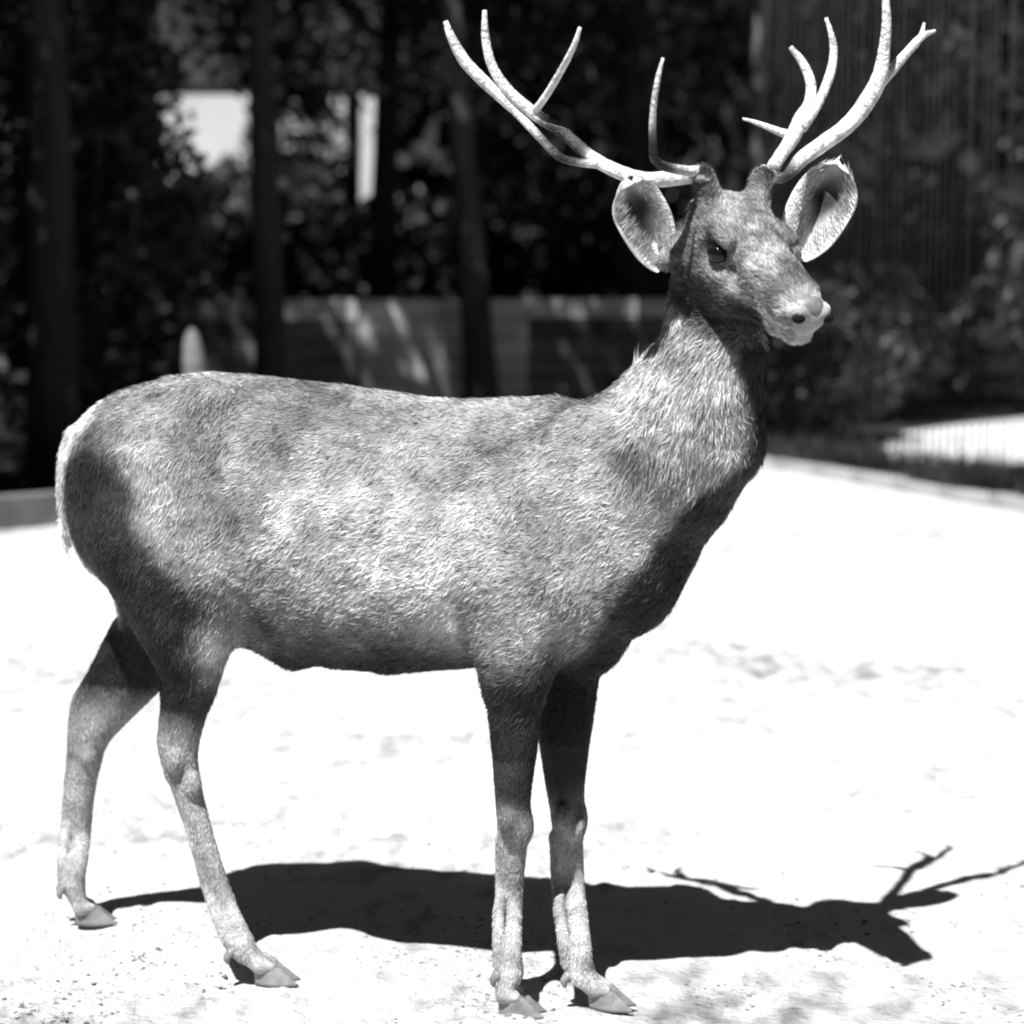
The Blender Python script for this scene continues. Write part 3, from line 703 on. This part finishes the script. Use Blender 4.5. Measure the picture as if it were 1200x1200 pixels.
# plank fence in the shade beyond the yard
def plank_fence(a, b, h, nb, span, label, mats):
    e = empty('plank_fence', (a[0], a[1], 0), label, 'fence'); Ln = np.linalg.norm(b-a); d = (b-a)/Ln; ang = math.atan2(d[1], d[0]); n = int(round(Ln/span)); sp = Ln/n
    R = np.array(Matrix.Rotation(ang, 3, 'Z')); hb = h/nb
    for i in range(n+1):
        v, f = box((d[0]*sp*i-d[1]*-.06, d[1]*sp*i+.06, (h+.06)/2), (.10, .08, h+.06), R); mesh_obj('post', v, f, M['darkwood'], smooth=False).parent = e
    for i in range(n):
        for k in range(nb):
            g = random.uniform(.006, .02); v, f = box((d[0]*sp*(i+.5), d[1]*sp*(i+.5)+random.uniform(-.006, .006), hb*(k+.5)), (sp*.985, .022, hb-g), R)
            m = mats(i, k); o = mesh_obj('plank', v, f, m, smooth=False); o.parent = e
def pm(i, k): return M['wood2'] if i in (2, 3) and k > 0 or (k == 6 and i > 0) else (M['wood'] if random.random() < .8 else M['darkwood'])
plank_fence(np.array([-2.6, 16.4]), np.array([1.5, 18.2]), 1.16, 7, .78, 'weathered horizontal plank fence under the trees behind the back', pm)

# pale post
v, f = tube([[0, 0, -.05, .075], [0, 0, .3, .07], [.01, 0, .62, .062], [0, 0, .80, .045], [0, 0, .86, .012]], 14, 4, .06)
o = mesh_obj('post', v, f, M['wood']); g0 = on_ground(225, 640); q0 = at(225, 385, 11.0)
v = v*np.array([1, 1, (q0[2])/.86]); o.data.vertices.foreach_set('co', v.astype(np.float32).ravel()); o.location = (q0[0], 11.0, 0); o.data.update()
tag(o, 'short whitewashed post with pointed top standing just behind the rump', 'post')

# distant whitewashed building seen between the trunks
bl = empty('building', (-4.1, 36, 0), 'whitewashed hut with dark roof glimpsed through the trees at upper left', 'hut')
def part(name, vf, m, parent, smooth=False):
    o = mesh_obj(name, vf[0]-np.array(parent.location), vf[1], M[m], smooth=smooth); o.parent = parent; return o
part('wall', box((-4.1, 37.2, 2.3), (3.7, 2.4, 4.6)), 'plaster', bl)
rv = np.array([[-6.2, 35.93, 4.58], [-2.0, 35.93, 4.58], [-2.0, 38.6, 4.58], [-6.2, 38.6, 4.58], [-6.2, 37.2, 6.2], [-2.0, 37.2, 6.2]])
part('roof', (rv, [[0, 1, 5, 4], [2, 3, 4, 5], [0, 4, 3], [1, 2, 5], [0, 3, 2, 1]]), 'roof', bl)

# ---- trees, shrubs
def leaves(n, c, rr, size, shell=.5, flat=1.0, keep=None):
    u = rng.normal(0, 1, (n, 3)); u /= np.linalg.norm(u, axis=1)[:, None]; rad = rng.random(n)**(1/3)*(1-shell)+shell*rng.uniform(.75, 1, n)
    P = u*rad[:, None]*np.array(rr)+np.array(c)
    nzv = vnoise(P, 1.1, 21)+.5*vnoise(P, 2.6, 22); P = P[nzv > np.quantile(nzv, .30)]
    if keep is not None: P = P[keep(P)]
    m = len(P); a = rng.normal(0, 1, (m, 3)); a /= np.linalg.norm(a, axis=1)[:, None]; b = np.cross(a, rng.normal(0, 1, (m, 3))); b /= np.linalg.norm(b, axis=1)[:, None]
    s = size*rng.uniform(.6, 1.3, m)[:, None]
    Vl = np.stack([P-a*s, P+b*s*.45, P+a*s, P-b*s*.45], 1).reshape(-1, 3); return Vl, np.arange(4*m).reshape(-1, 4)
def tree(x, y, h, r, lab, zc=None, m='leaf', bark='bark', n=7500, tr=.16, lean=0):
    e = empty('broadleaf_tree', (x, y, 0), lab, 'tree', 'trees of the wood behind the yard'); zc = zc or h*.72
    rows = [[0, 0, -.1, tr*1.35], [lean*.15, 0, h*.15, tr], [lean*.45+random.uniform(-.08, .08), .05, h*.4, tr*.8], [lean*.8, 0, h*.65, tr*.55], [lean, 0, h*.88, tr*.2]]
    parts = [tube(rows, 12, 5, .08)]
    for k in range(6):
        z0 = h*random.uniform(.42, .72); a = random.random()*6.28; l_ = r*random.uniform(.5, .85)
        parts.append(tube([[lean*z0/h, 0, z0, tr*.38], [lean*z0/h+math.cos(a)*l_*.5, math.sin(a)*l_*.5, z0+l_*.35, tr*.25], [lean*z0/h+math.cos(a)*l_, math.sin(a)*l_, z0+l_*.55, tr*.08]], 7, 4))
    v, f = merge(parts); mesh_obj('trunk', v, f, M[bark]).parent = e
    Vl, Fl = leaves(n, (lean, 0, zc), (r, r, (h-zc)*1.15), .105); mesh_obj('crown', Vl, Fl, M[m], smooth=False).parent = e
    return e
words = ['slender', 'leaning', 'stout', 'straight', 'crooked', 'pale-barked', 'dark-barked', 'tall']
def where(x, y):
    px = 600+FPX*x/y; s = 'far left' if px < 200 else 'left' if px < 430 else 'centre' if px < 700 else 'right' if px < 1000 else 'far right'
    d = 'front' if y < 17 else 'second' if y < 22 else 'third' if y < 28 else 'hindmost'
    return px, s, d
T_LIST = [(-9.5, 8.5, 0), (-6.8, 10.2, 0), (-4.9, 11.8, 0), (-2.9, 13.2, 0), (-1.36, 14.2, 0), (-.2, 16.8, 0), (.9, 19.2, 0), (5.9, 10.6, 0), (7.6, 14.2, 0),
          (-9.0, 13, 1), (-6.0, 15.4, 1), (-3.6, 17.6, 1), (-1.2, 19.5, 1), (1.4, 20.6, 1), (3.2, 22.5, 1), (6.8, 22.0, 1), (9.6, 19.5, 1),
          (-11, 19, 2), (-7.6, 21, 2), (-4.9, 22.8, 2), (-1.8, 24.5, 2), (1.1, 26.0, 2), (4.8, 27.0, 2), (8.6, 27.5, 2),
          (-12, 27, 3), (-8.4, 29.5, 3), (-.6, 31, 3), (3.0, 33, 3), (7.4, 33.5, 3), (12, 32, 3), (-11, 34, 3)]
cnt = {}
ords = ['first', 'second', 'third', 'fourth', 'fifth', 'sixth']
for i, (x, y, rw) in enumerate(T_LIST):
    px, s, dd = where(x, y); k = (s, rw); cnt[k] = cnt.get(k, 0)+1
    rows_ = ['wood edge', 'second row', 'third row', 'back row'][rw]
    tree(x+random.uniform(-.3, .3), y, random.uniform(6.5, 8.5), random.uniform(2.5, 3.1), f'{words[i % 8]} tree at {s} of the {rows_}, {ords[cnt[k]-1]} from the left there',
         zc=random.uniform(5.3, 5.9), bark='bark2' if i % 8 == 5 else 'bark', tr=random.uniform(.10, .19), lean=random.uniform(-.5, .5))
def shrub(x, y, h, r, lab, m='leaf', n=2200, size=.10):
    e = empty('shrub', (x, y, 0), lab, 'shrub', 'shrubs under the trees')
    parts = []
    for k in range(5):
        a = random.random()*6.28; parts.append(tube([[0, 0, -.05, .03], [math.cos(a)*r*.3, math.sin(a)*r*.3, h*.4, .02], [math.cos(a)*r*.6, math.sin(a)*r*.6, h*.85, .006]], 6, 3))
    v, f = merge(parts); mesh_obj('stem', v, f, M['bark']).parent = e
    Vl, Fl = leaves(n, (0, 0, h*.52), (r, r, h*.5), size, shell=.35); mesh_obj('foliage', Vl, Fl, M[m], smooth=False).parent = e
SH = [(-3.9, 12.4, 2.9, 1.0, 'dense dark evergreen shrub at far left above the kerb', 'leaf'), (-2.85, 14.0, 3.4, .9, 'tall black shrub at left behind the whitewashed post', 'leaf'),
      (-5.4, 11.5, 3.0, 1.1, 'dark evergreen shrub running out of the left edge', 'leaf'),
      (-3.6, 22, 2.3, 1.5, 'low dark shrub below the whitewashed hut', 'leaf'), (-1.2, 22.5, 2.2, 1.5, 'broad dark shrub behind the plank fence at centre left', 'leaf'),
      (1.1, 21.8, 2.0, 1.3, 'rounded dark shrub behind the deer\'s neck', 'leaf'), (2.4, 17.2, 1.3, .9, 'grey-leaved low shrub below the muzzle beyond the fence', 'leaf2'),
      (4.6, 21.5, 2.3, 1.6, 'large grey-leaved shrub behind the sunlit path at right', 'leaf2'), (3.25, 19.8, 1.5, .9, 'small grey-leaved shrub between the muzzle and the sunlit path', 'leaf2'),
      (7.0, 23.5, 2.8, 1.7, 'tall dark shrub at the right edge beyond the path', 'leaf'), (-6.6, 25.5, 3.0, 1.9, 'wide dark shrub left of the hut', 'leaf'), (-3.4, 29, 3.0, 1.9, 'dark shrub standing against the hut wall', 'leaf'),
      (.3, 28, 3.0, 2.0, 'dark shrub deep in the wood between the antlers', 'leaf'), (4.2, 30, 3.2, 2.2, 'dark shrub deep in the wood right of the ears', 'leaf')]
SH += [(-3.32, 32.5, 5.0, .85, 'narrow dark conifer-like shrub splitting the view of the white hut', 'leaf')]
for x, y, h, r, lab, m in SH: shrub(x, y, h, r, lab, m, n=5000, size=.07 if y < 20 else .11)
# rough grass at the foot of the right-hand fence and along the path
n = 9000; t_ = rng.random(n)*4.6; off = np.abs(rng.normal(0, .35, n))
gp = np.stack([EC[0]+dr[0]*t_+off*.93, EC[1]+dr[1]*t_+off*.37, np.zeros(n)], 1); gp = gp[vnoise(gp, 1.7, 61) > .42]
gd = np.stack([rng.normal(0, .35, len(gp)), rng.normal(0, .35, len(gp)), np.ones(len(gp))], 1); gd /= np.linalg.norm(gd, axis=1)[:, None]
gn = np.tile([0, -1.0, 0], (len(gp), 1)); gn = gn-(gn*gd).sum(1)[:, None]*gd
Vr, Fr = ribbons(gp, gd, gn, np.cross(gn, gd), rng.uniform(.05, .26, len(gp)), np.full(len(gp), .012), rng.uniform(0, .5, len(gp)))
tag(mesh_obj('grass', Vr, Fr, M['leaf2']), 'rough dark grass along the foot of the right-hand wire fence', 'grass', kind='stuff')
# far wood: one mass; unseen sides round the yard added to block the sky
n = 60000; th = rng.random(n)*2*PI; rad = rng.uniform(0, 7, n); hh = 15*rng.random(n)**.8*(.8+.3*vnoise(np.stack([np.cos(th)*12, np.sin(th)*12, th*0], 1), 1, 51))
P = np.stack([np.cos(th)*(20+rad), 12+np.sin(th)*(20+rad)*np.where(np.sin(th) > 0, 1.5, 1.0), hh], 1)
P = P[~((P[:, 1] > 14) & (np.abs(P[:, 0]) < 16) & (P[:, 1] < 41))]
a = rng.normal(0, 1, P.shape); a /= np.linalg.norm(a, axis=1)[:, None]; b = np.cross(a, rng.normal(0, 1, P.shape)); b /= np.linalg.norm(b, axis=1)[:, None]; sz = .55*rng.uniform(.5, 1.2, len(P))[:, None]
V1 = np.stack([P-a*sz, P+b*sz*.5, P+a*sz, P-b*sz*.5], 1).reshape(-1, 3)
V2, F2 = leaves(90000, (0, 52, 7.5), (46, 8, 9.5), .32, shell=.2)
Vl = np.vstack([V1, V2]); Vl[:, 2] = np.maximum(Vl[:, 2], 0)
tag(mesh_obj('far_wood_and_added_ring', Vl, np.arange(len(Vl)).reshape(-1, 4), M['leaf'], smooth=False), 'mass of dark trees closing the view, plus an added unseen ring blocking sky', 'wood', kind='stuff')
